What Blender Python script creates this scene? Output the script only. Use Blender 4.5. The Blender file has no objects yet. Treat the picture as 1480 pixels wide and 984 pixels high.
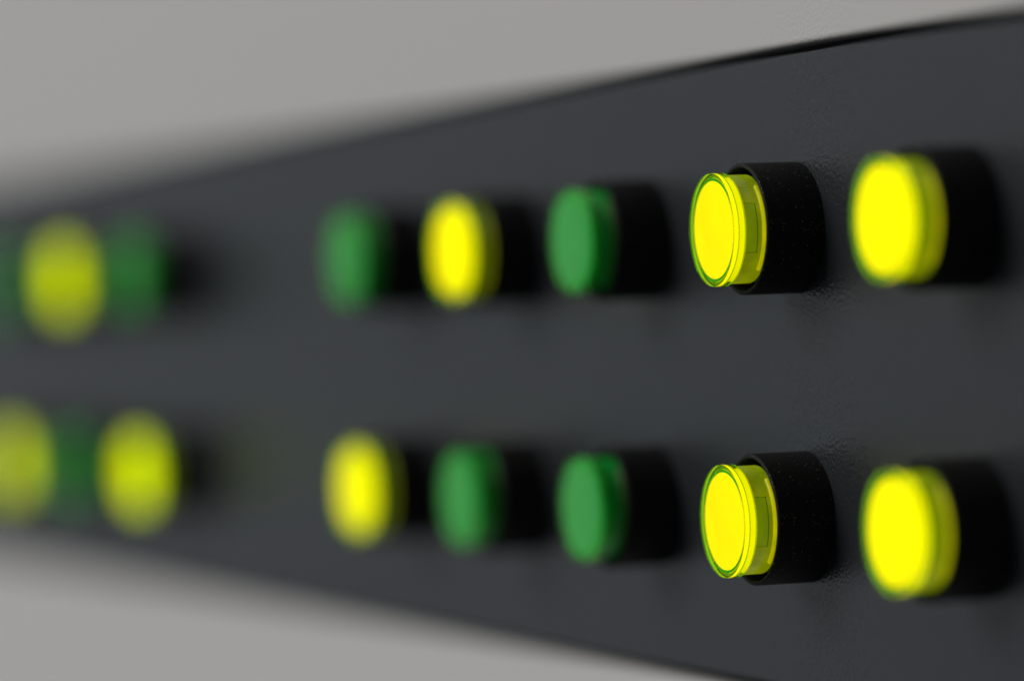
import bpy, bmesh, math
from mathutils import Vector, Matrix

MM = 0.001
sc = bpy.context.scene
COL = sc.collection

# ------------------------------------------------------------------ camera
F_PX = 6000.0 / 1480.0            # focal length over image width (long macro lens)
CAM = Vector((403.372, -184.744, 7.533)) * MM
YAW, PITCH, ROLL = 1.210800, -0.006800, -0.037509
f = Vector((-math.sin(YAW) * math.cos(PITCH), math.cos(YAW) * math.cos(PITCH), math.sin(PITCH)))
r = f.cross(Vector((0, 0, 1))).normalized()
u = r.cross(f)
r2 = r * math.cos(ROLL) + u * math.sin(ROLL)
u2 = -r * math.sin(ROLL) + u * math.cos(ROLL)
cd = bpy.data.cameras.new('camera')
cd.sensor_width = 36.0
cd.lens = 36.0 * F_PX
cd.clip_start = 0.01
cd.clip_end = 50.0
cd.dof.use_dof = True
cd.dof.focus_distance = 437.6 * MM
cd.dof.aperture_fstop = 6.95      # about a 21 mm wide opening
co = bpy.data.objects.new('camera', cd)
m = Matrix((r2, u2, -f)).transposed().to_4x4()
m.translation = CAM
co.matrix_world = m
COL.objects.link(co)
sc.camera = co

# ------------------------------------------------------------------ light
w = bpy.data.worlds.new('World')
sc.world = w
w.use_nodes = True
bg = w.node_tree.nodes['Background']
bg.inputs[0].default_value = (0.96, 0.98, 1.0, 1)
bg.inputs[1].default_value = 0.08


def area(name, loc, target, sx, sy, watts, col):
    l = bpy.data.lights.new(name, 'AREA')
    l.shape = 'RECTANGLE'
    l.size, l.size_y = sx, sy
    l.energy = watts
    l.color = col
    o = bpy.data.objects.new(name, l)
    o.location = loc
    o.rotation_euler = (Vector(target) - Vector(loc)).to_track_quat('-Z', 'Y').to_euler()
    COL.objects.link(o)
    return o


# a broad soft light added at the left for the panel to reflect, and a soft ceiling light
area('left_soft_light', (-2.3, -1.5, 0.1), (0, -0.1, 0), 2.4, 3.0, 5.2, (0.84, 0.94, 1.0))
area('ceiling_light', (-0.7, -2.0, 1.25), (0, 0, 0), 1.6, 1.2, 47, (1.0, 0.968, 0.945))

vs = sc.view_settings
vs.view_transform = 'Standard'
vs.look = 'None'
vs.exposure = 0.0
vs.gamma = 1.0
vs.use_curve_mapping = False
sc.cycles.use_denoising = True
sc.cycles.max_bounces = 16
sc.cycles.transmission_bounces = 12
sc.cycles.glossy_bounces = 6
sc.cycles.sample_clamp_indirect = 4.0


# ------------------------------------------------------------------ materials
def mat(name):
    mt = bpy.data.materials.new(name)
    mt.use_nodes = True
    nt = mt.node_tree
    return mt, nt, nt.nodes['Principled BSDF']


def add_bump(nt, bsdf, scale, dist, strength, detail=3.0, rough=0.6):
    tc = nt.nodes.new('ShaderNodeTexCoord')
    n = nt.nodes.new('ShaderNodeTexNoise')
    n.inputs['Scale'].default_value = scale
    n.inputs['Detail'].default_value = detail
    n.inputs['Roughness'].default_value = rough
    b = nt.nodes.new('ShaderNodeBump')
    b.inputs['Distance'].default_value = dist
    b.inputs['Strength'].default_value = strength
    nt.links.new(tc.outputs['Object'], n.inputs['Vector'])
    nt.links.new(n.outputs[0], b.inputs['Height'])
    nt.links.new(b.outputs[0], bsdf.inputs['Normal'])
    return tc, n


def add_specks(nt, bsdf, tc, scale, radius, keep, base, speck, patch=None):
    """sparse dust: small dots in a few of the cells of a 3D cell pattern"""
    v = nt.nodes.new('ShaderNodeTexVoronoi')
    v.inputs['Scale'].default_value = scale
    nt.links.new(tc.outputs['Object'], v.inputs['Vector'])
    lt = nt.nodes.new('ShaderNodeMath'); lt.operation = 'LESS_THAN'
    lt.inputs[1].default_value = radius
    nt.links.new(v.outputs['Distance'], lt.inputs[0])
    sep = nt.nodes.new('ShaderNodeSeparateColor')
    nt.links.new(v.outputs['Color'], sep.inputs[0])
    kp = nt.nodes.new('ShaderNodeMath'); kp.operation = 'LESS_THAN'
    kp.inputs[1].default_value = keep
    nt.links.new(sep.outputs[0], kp.inputs[0])
    mu = nt.nodes.new('ShaderNodeMath'); mu.operation = 'MULTIPLY'
    nt.links.new(lt.outputs[0], mu.inputs[0]); nt.links.new(kp.outputs[0], mu.inputs[1])
    m2 = nt.nodes.new('ShaderNodeMath'); m2.operation = 'MULTIPLY'
    nt.links.new(mu.outputs[0], m2.inputs[0]); nt.links.new(sep.outputs[1], m2.inputs[1])
    mx = nt.nodes.new('ShaderNodeMix'); mx.data_type = 'RGBA'
    mx.inputs['A'].default_value = (*base, 1)
    mx.inputs['B'].default_value = (*speck, 1)
    nt.links.new(m2.outputs[0], mx.inputs['Factor'])
    nt.links.new(mx.outputs['Result'], bsdf.inputs['Base Color'])


# dark grey powder coat of the panel
M_PANEL, nt, b = mat('dark_grey_powder_coat')
b.inputs['Roughness'].default_value = 0.27
b.inputs['Specular IOR Level'].default_value = 0.45
tc, n = add_bump(nt, b, 2300, 0.14 * MM, 1.0, 2.0, 0.5)
add_specks(nt, b, tc, 260, 0.035, 0.10, (0.0195, 0.0222, 0.0258), (0.35, 0.35, 0.35))

# pale grey painted housing
M_GREY, nt, b = mat('pale_grey_enamel')
b.inputs['Base Color'].default_value = (0.50, 0.493, 0.482, 1)
b.inputs['Roughness'].default_value = 0.42
add_bump(nt, b, 2000, 0.10 * MM, 1.0, 2.0, 0.5)

# black strip at the floor of the gap
M_GAP, nt, b = mat('matt_black')
b.inputs['Base Color'].default_value = (0.003, 0.003, 0.003, 1)
b.inputs['Roughness'].default_value = 0.8
add_bump(nt, b, 1500, 0.03 * MM, 0.4)

# black matt plastic barrel with dust
M_BARREL, nt, b = mat('black_matt_plastic')
b.inputs['Roughness'].default_value = 0.62
b.inputs['Specular IOR Level'].default_value = 0.2
tc, n = add_bump(nt, b, 3200, 0.08 * MM, 1.0, 3.0, 0.6)
add_specks(nt, b, tc, 3600, 0.20, 0.25, (0.005, 0.005, 0.0052), (0.28, 0.28, 0.27))

# clear green acrylic
def acrylic(name, col):
    mt = bpy.data.materials.new(name)
    mt.use_nodes = True
    nt = mt.node_tree
    nt.nodes.clear()
    out = nt.nodes.new('ShaderNodeOutputMaterial')
    g = nt.nodes.new('ShaderNodeBsdfGlass')
    g.inputs['Color'].default_value = (*col, 1)
    g.inputs['Roughness'].default_value = 0.02
    g.inputs['IOR'].default_value = 1.49
    nt.links.new(g.outputs[0], out.inputs['Surface'])
    return mt




def plastic(name, base, emit=None, strength=0.0, rough=0.35, vary=0.0, scale=500):
    mt, nt, b = mat(name)
    b.inputs['Base Color'].default_value = (*base, 1)
    b.inputs['Roughness'].default_value = rough
    tc = nt.nodes.new('ShaderNodeTexCoord')
    n = nt.nodes.new('ShaderNodeTexNoise')
    n.inputs['Scale'].default_value = scale
    n.inputs['Detail'].default_value = 3
    nt.links.new(tc.outputs['Object'], n.inputs['Vector'])
    if emit:
        oi = nt.nodes.new('ShaderNodeObjectInfo')      # glow and tint set by hand per lamp, to balance the blur
        ml = nt.nodes.new('ShaderNodeMath'); ml.operation = 'MULTIPLY'
        mr = nt.nodes.new('ShaderNodeMapRange')
        mr.inputs['From Min'].default_value = 0.3
        mr.inputs['From Max'].default_value = 0.7
        mr.inputs['To Min'].default_value = strength * (1 - vary)
        mr.inputs['To Max'].default_value = strength * (1 + vary)
        nt.links.new(n.outputs[0], mr.inputs[0])
        tint = nt.nodes.new('ShaderNodeMix'); tint.data_type = 'RGBA'; tint.blend_type = 'MULTIPLY'
        tint.inputs['Factor'].default_value = 1.0
        tint.inputs['A'].default_value = (*emit, 1)
        nt.links.new(oi.outputs['Color'], tint.inputs['B'])
        nt.links.new(tint.outputs['Result'], b.inputs['Emission Color'])
        nt.links.new(mr.outputs[0], ml.inputs[0])
        nt.links.new(oi.outputs['Alpha'], ml.inputs[1])
        nt.links.new(ml.outputs[0], b.inputs['Emission Strength'])
    else:
        bp = nt.nodes.new('ShaderNodeBump')
        bp.inputs['Distance'].default_value = 0.02 * MM
        bp.inputs['Strength'].default_value = 0.3
        nt.links.new(n.outputs[0], bp.inputs['Height'])
        nt.links.new(bp.outputs[0], b.inputs['Normal'])
    return mt


LIT = dict(
    lens=acrylic('lit_green_acrylic', (0.76, 0.96, 0.10)),  # same acrylic as the unlit caps, tint shifted to cut the blue reflection
    diffuser=plastic('lit_diffuser', (0.10, 0.11, 0.01), (1.0, 0.62, 0.0), 1.60, 0.5, 0.05, 250),
    core=plastic('lit_core', (0.01, 0.08, 0.01), (0.10, 0.28, 0.0), 0.06, 0.4, 0.3, 400),
    neck=plastic('lit_neck', (0.04, 0.14, 0.01), (0.54, 0.63, 0.0), 0.27, 0.3, 0.35, 300),
    tab=plastic('lit_tab', (0.04, 0.14, 0.01), (0.46, 0.63, 0.0), 0.25, 0.3, 0.3, 300),
    collar=plastic('lit_collar', (0.05, 0.16, 0.01), (0.80, 0.72, 0.0), 0.5, 0.3, 0.2, 400),
    ring=plastic('lit_ring', (0.01, 0.30, 0.08), (0.0, 0.20, 0.07), 0.8, 0.35, 0.4, 300),
)
DARK = dict(
    lens=acrylic('clear_green_acrylic', (0.66, 0.96, 0.50)),
    diffuser=plastic('unlit_diffuser', (0.17, 0.80, 0.62), None, 0, 0.5),
    core=plastic('unlit_core', (0.002, 0.03, 0.005), None, 0, 0.4),
    neck=plastic('unlit_neck', (0.005, 0.46, 0.045), None, 0, 0.3),
    tab=plastic('unlit_tab', (0.005, 0.42, 0.04), None, 0, 0.3),
    collar=plastic('unlit_collar', (0.07, 0.13, 0.015), None, 0, 0.3),
    ring=plastic('unlit_ring', (0.003, 0.80, 0.12), None, 0, 0.35),
)


# ------------------------------------------------------------------ mesh helpers
def finish(name, bm, material, parent=None, loc=None, sharp=40):
    bmesh.ops.recalc_face_normals(bm, faces=bm.faces)
    me = bpy.data.meshes.new(name)
    bm.to_mesh(me)
    bm.free()
    for p in me.polygons:
        p.use_smooth = True
    me.set_sharp_from_angle(angle=math.radians(sharp))
    me.materials.append(material)
    o = bpy.data.objects.new(name, me)
    COL.objects.link(o)
    if parent:
        o.parent = parent
    if loc:
        o.location = loc
    return o


def fillet(r0, h0, r1, h1, n=5, corner=None):
    """quarter-round points from (r0,h0) to (r1,h1) bulging to the corner"""
    cr, ch = corner
    pts = []
    for i in range(n + 1):
        t = i / n * math.pi / 2
        a, c = math.sin(t), math.cos(t)
        # blend on an ellipse whose centre is opposite the corner
        ox, oh = r0 + r1 - cr, h0 + h1 - ch
        pts.append((ox + (r0 - ox) * c + (r1 - ox) * a, oh + (h0 - oh) * c + (h1 - oh) * a))
    return pts


def lathe(bm, prof, seg=128, closed=False):
    """revolve (radius, height) pairs about the axis that leaves the panel (-Y)"""
    rings = []
    for (pr, ph) in prof:
        if pr < 1e-6:
            rings.append([bm.verts.new((0, -ph * MM, 0))])
        else:
            rings.append([bm.verts.new((pr * MM * math.cos(2 * math.pi * k / seg), -ph * MM,
                                        pr * MM * math.sin(2 * math.pi * k / seg))) for k in range(seg)])
    pairs = list(zip(rings[:-1], rings[1:]))
    if closed:
        pairs.append((rings[-1], rings[0]))
    for a, c in pairs:
        for k in range(seg):
            k2 = (k + 1) % seg
            if len(a) == 1 and len(c) == 1:
                continue
            if len(a) == 1:
                bm.faces.new((a[0], c[k], c[k2]))
            elif len(c) == 1:
                bm.faces.new((a[k], c[0], a[k2]))
            else:
                bm.faces.new((a[k], c[k], c[k2], a[k2]))


def arc_block(bm, ri, ro, h0, h1, a0, a1, bev=0.05):
    """a curved slab between two radii, two heights and two angles (degrees)"""
    n = max(2, int(abs(a1 - a0) / 3))
    prof = [(ri, h0), (ro - bev, h0), (ro, h0 + bev), (ro, h1 - bev), (ro - bev, h1), (ri, h1)]
    cols = []
    for i in range(n + 1):
        a = math.radians(a0 + (a1 - a0) * i / n)
        cols.append([bm.verts.new((pr * MM * math.cos(a), -ph * MM, pr * MM * math.sin(a))) for pr, ph in prof])
    for A, B in zip(cols[:-1], cols[1:]):
        for k in range(len(prof)):
            k2 = (k + 1) % len(prof)
            bm.faces.new((A[k], A[k2], B[k2], B[k]))
    bm.faces.new(cols[0])
    bm.faces.new(list(reversed(cols[-1])))


# ------------------------------------------------------------------ housing and panel
PX0, PX1, PZT, PZB = -520.0, 150.0, 33.9, -33.8     # panel outline (mm)
GAP, LOW = 0.85, 0.45      # gap round the panel, and how much wider it is along the lower edge


NX = 40


def bow(x):
    """the long edges of the cut-out close in a little towards the right end"""
    return 0.8 * max(0.0, (x - 15.0) / 75.0) ** 1.3


def rect(bm, x0, x1, z0, z1, y, bowed=True):
    """closed loop of points: lower edge left to right, upper edge right to left"""
    pts = []
    for i in range(NX + 1):
        x = x0 + (x1 - x0) * i / NX
        pts.append((x, z0 + (bow(x) if bowed else 0)))
    for i in range(NX + 1):
        x = x1 + (x0 - x1) * i / NX
        pts.append((x, z1 - (bow(x) if bowed else 0)))
    return [bm.verts.new((x * MM, y * MM, z * MM)) for x, z in pts]


def skin(bm, loops):
    n = 2 * (NX + 1)
    for A, B in zip(loops[:-1], loops[1:]):
        for k in range(n):
            k2 = (k + 1) % n
            bm.faces.new((A[k], A[k2], B[k2], B[k]))


housing = bpy.data.objects.new('equipment_housing', None)
COL.objects.link(housing)
housing['label'] = 'pale grey painted equipment housing framing the dark panel above and below'
housing['category'] = 'housing'
bm = bmesh.new()
loops = [rect(bm, -1300, 700, -600, 600, 120, False), rect(bm, -1300, 700, -600, 600, 0, False)]
RL = 0.65
for i in range(7):
    t = i / 6 * math.pi / 2
    e = GAP + RL * (1 - math.sin(t))
    loops.append(rect(bm, PX0 - e, PX1 + e, PZB - LOW - e, PZT + e, RL * (1 - math.cos(t))))
loops.append(rect(bm, PX0 - GAP, PX1 + GAP, PZB - LOW - GAP, PZT + GAP, 9))
skin(bm, loops)
finish('front_plate', bm, M_GREY, housing, sharp=35)
bm = bmesh.new()
skin(bm, [rect(bm, PX0 - GAP, PX1 + GAP, PZB - LOW - GAP, PZT + GAP, 2.8),
          rect(bm, PX0 - GAP + .02, PX1 + GAP - .02, PZB - LOW - GAP + .02, PZT + GAP - .02, 2.75),
          rect(bm, PX0 - .08, PX1 + .08, PZB - .08, PZT + .08, 2.8),
          rect(bm, PX0 - .08, PX1 + .08, PZB - .08, PZT + .08, 8.5)])
finish('gap_strip', bm, M_GAP, housing)

bm = bmesh.new()
loops = [rect(bm, PX0, PX1, PZB, PZT, 6), rect(bm, PX0, PX1, PZB, PZT, 0.3)]
for i in range(1, 5):
    t = i / 4 * math.pi / 2
    e = 0.3 * (1 - math.cos(t))
    loops.append(rect(bm, PX0 + e, PX1 - e, PZB + e, PZT - e, 0.3 * (1 - math.sin(t))))
skin(bm, loops)
bm.faces.new(loops[-1])
bm.faces.new(list(reversed(loops[0])))
panel = finish('control_panel', bm, M_PANEL, sharp=35)
panel['label'] = 'long dark grey powder coated control panel carrying two rows of round buttons'
panel['category'] = 'panel'


# ------------------------------------------------------------------ one button of each kind
def make_button(mats):
    root = bpy.data.objects.new('push_button', None)
    COL.objects.link(root)
    # barrel: tube with rounded lip and a floor inside
    bm = bmesh.new()
    prof = [(7.0, 0.0)] + [(7.0, 6.26)] + fillet(7.0, 6.34, 6.8, 6.54, 5, (7.0, 6.54)) \
        + [(6.62, 6.54), (6.53, 6.46), (6.5, 6.3), (6.5, 0.8), (0, 0.8)]
    lathe(bm, prof, 128)
    finish('barrel', bm, M_BARREL, root)
    # clear cap
    bm = bmesh.new()
    prof = [(0, 9.92), (3, 9.92)] + fillet(5.91, 9.92, 6.0, 9.83, 5, (6.0, 9.92)) \
        + fillet(6.0, 8.66, 5.88, 8.54, 4, (6.0, 8.54)) + [(5.50, 8.54), (5.50, 9.15), (0, 9.15)]
    lathe(bm, prof, 160)
    lens = finish('lens_cap', bm, mats['lens'], root)
    bm = bmesh.new()
    # the diffuser is moulded into the cap, with a thin ring added at its front
    # the diffuser's front is moulded into the cap; the added ring's dull green paints its less lit rim
    prof = [(0, 9.17), (5.46, 9.17), (5.46, 8.56), (0, 8.56)]
    lathe(bm, prof, 128)
    finish('diffuser', bm, mats['diffuser'], lens)
    bm = bmesh.new()
    lathe(bm, [(5.15, 9.175), (5.15, 9.19), (5.46, 9.19), (5.46, 9.175)], 128, closed=True)
    finish('rim_ring', bm, mats['ring'], lens)
    # skirt of the cap: core tube with separate shell sectors and two latch tabs
    bm = bmesh.new()
    lathe(bm, [(0, 8.50), (5.60, 8.50), (5.60, 1.2), (0, 1.2)], 96)
    neck = finish('neck', bm, mats['core'], root)
    bm = bmesh.new()
    for s in (0, 180):
        arc_block(bm, 5.5, 5.76, 5.9, 8.52, s + 27.8, s + 47.5, 0.03)
        arc_block(bm, 5.5, 5.76, 5.9, 8.52, s + 48.5, s + 131.5, 0.03)
        arc_block(bm, 5.5, 5.76, 5.9, 8.52, s + 132.5, s + 152.2, 0.03)
        arc_block(bm, 5.5, 5.76, 5.9, 7.02, s - 27.0, s + 27.0, 0.03)
    finish('shell', bm, mats['neck'], neck, sharp=25)
    for s in (0, 180):
        bm = bmesh.new()
        arc_block(bm, 5.5, 5.74, 7.16, 8.51, s - 26.6, s + 26.6, 0.03)
        finish('latch_tab', bm, mats['tab'], neck, sharp=25)
        bm = bmesh.new()
        arc_block(bm, 5.7, 6.06, 6.3, 6.62, s - 48, s + 48, 0.06)
        finish('collar', bm, mats['collar'], neck, sharp=25)
    return root


def copy_tree(o, parent=None):
    c = o.copy()
    COL.objects.link(c)
    if parent:
        c.parent = parent
    for ch in list(o.children):
        copy_tree(ch, c)
    return c


PITCH_X, GROUP, ROWS = 41.422, 109.294, 30.803
col_x = {'e': 1, 'd': 0, 'c': -1, 'b': -2, 'a': -3}
col_x = {k: v * PITCH_X for k, v in col_x.items()}
for i, k in enumerate(('k', 'j', 'i')):
    col_x[k] = -3 * PITCH_X - GROUP - i * PITCH_X
BUTTONS = [
    # column, row, lit, label
    ('d', 1, True, 'sharply focused lit yellow button of the upper row, its latch window lines visible'),
    ('d', -1, True, 'sharply focused lit yellow button of the lower row, its latch window lines visible'),
    ('e', 1, True, 'rightmost lit yellow button of the upper row, slightly blurred near the right edge'),
    ('e', -1, True, 'rightmost lit yellow button of the lower row, slightly blurred near the right edge'),
    ('c', 1, False, 'unlit green button of the upper row directly left of the sharp yellow one'),
    ('c', -1, False, 'unlit green button of the lower row directly left of the sharp yellow one'),
    ('b', 1, True, 'blurred lit yellow button of the upper row standing between two unlit green buttons'),
    ('b', -1, False, 'unlit green button of the lower row right beside a blurred lit yellow button'),
    ('a', 1, False, 'blurred unlit green button of the upper row, leftmost before the bare stretch of panel'),
    ('a', -1, True, 'blurred lit yellow button of the lower row, leftmost before the bare stretch of panel'),
    ('k', 1, False, 'heavily blurred unlit green button of the upper row, right of the far yellow blur'),
    ('k', -1, True, 'heavily blurred lit yellow button of the lower row, first beyond the bare stretch of panel'),
    ('j', 1, True, 'heavily blurred lit yellow button of the upper row near the left edge'),
    ('j', -1, False, 'heavily blurred unlit green button of the lower row between two far yellow blurs'),
    ('i', 1, False, 'heavily blurred unlit green button of the upper row cut by the left edge'),
    ('i', -1, True, 'heavily blurred lit yellow button of the lower row cut by the left edge'),
]
proto = {}
for k, row, lit, label in BUTTONS:
    if lit not in proto:
        proto[lit] = o = make_button(LIT if lit else DARK)
    else:
        o = copy_tree(proto[lit])
    zr = row * ROWS / 2 * {'e': 0.983, 'k': 1.02, 'j': 1.03, 'i': 1.03}.get(k, 1.0)   # hand-fitted: rows wander a little
    dx = {'e': -0.9, 'k': -0.6, 'j': -1.4, 'i': -1.2}.get(k, 0.0)
    o.location = ((col_x[k] + dx) * MM, 0.0, zr * MM)
    if lit:
        gain = {'e': 1.2, 'd': 1.0, 'b': 1.25, 'a': 1.3}.get(k, 1.72)  # emission raised by hand on blurred lamps so their blur stays bright
        red = {'e': 0.97, 'd': 1.0, 'b': 0.93, 'a': 0.86}.get(k, 0.72)   # red cut by hand in the emission of blurred lamps
        dim = {'e': 1.1, 'd': 1.0}.get(k, 0.5)         # skirt emission stands in for inner light, dimmed by hand on farther lamps
        for part in o.children_recursive:
            front = part.name.split('.')[0] in ('diffuser', 'rim_ring')
            part.color = (red, 1, 1, gain if front else dim)
    o['label'] = label
    o['category'] = 'push button'
    o['group'] = 'round illuminated push buttons on the dark panel'
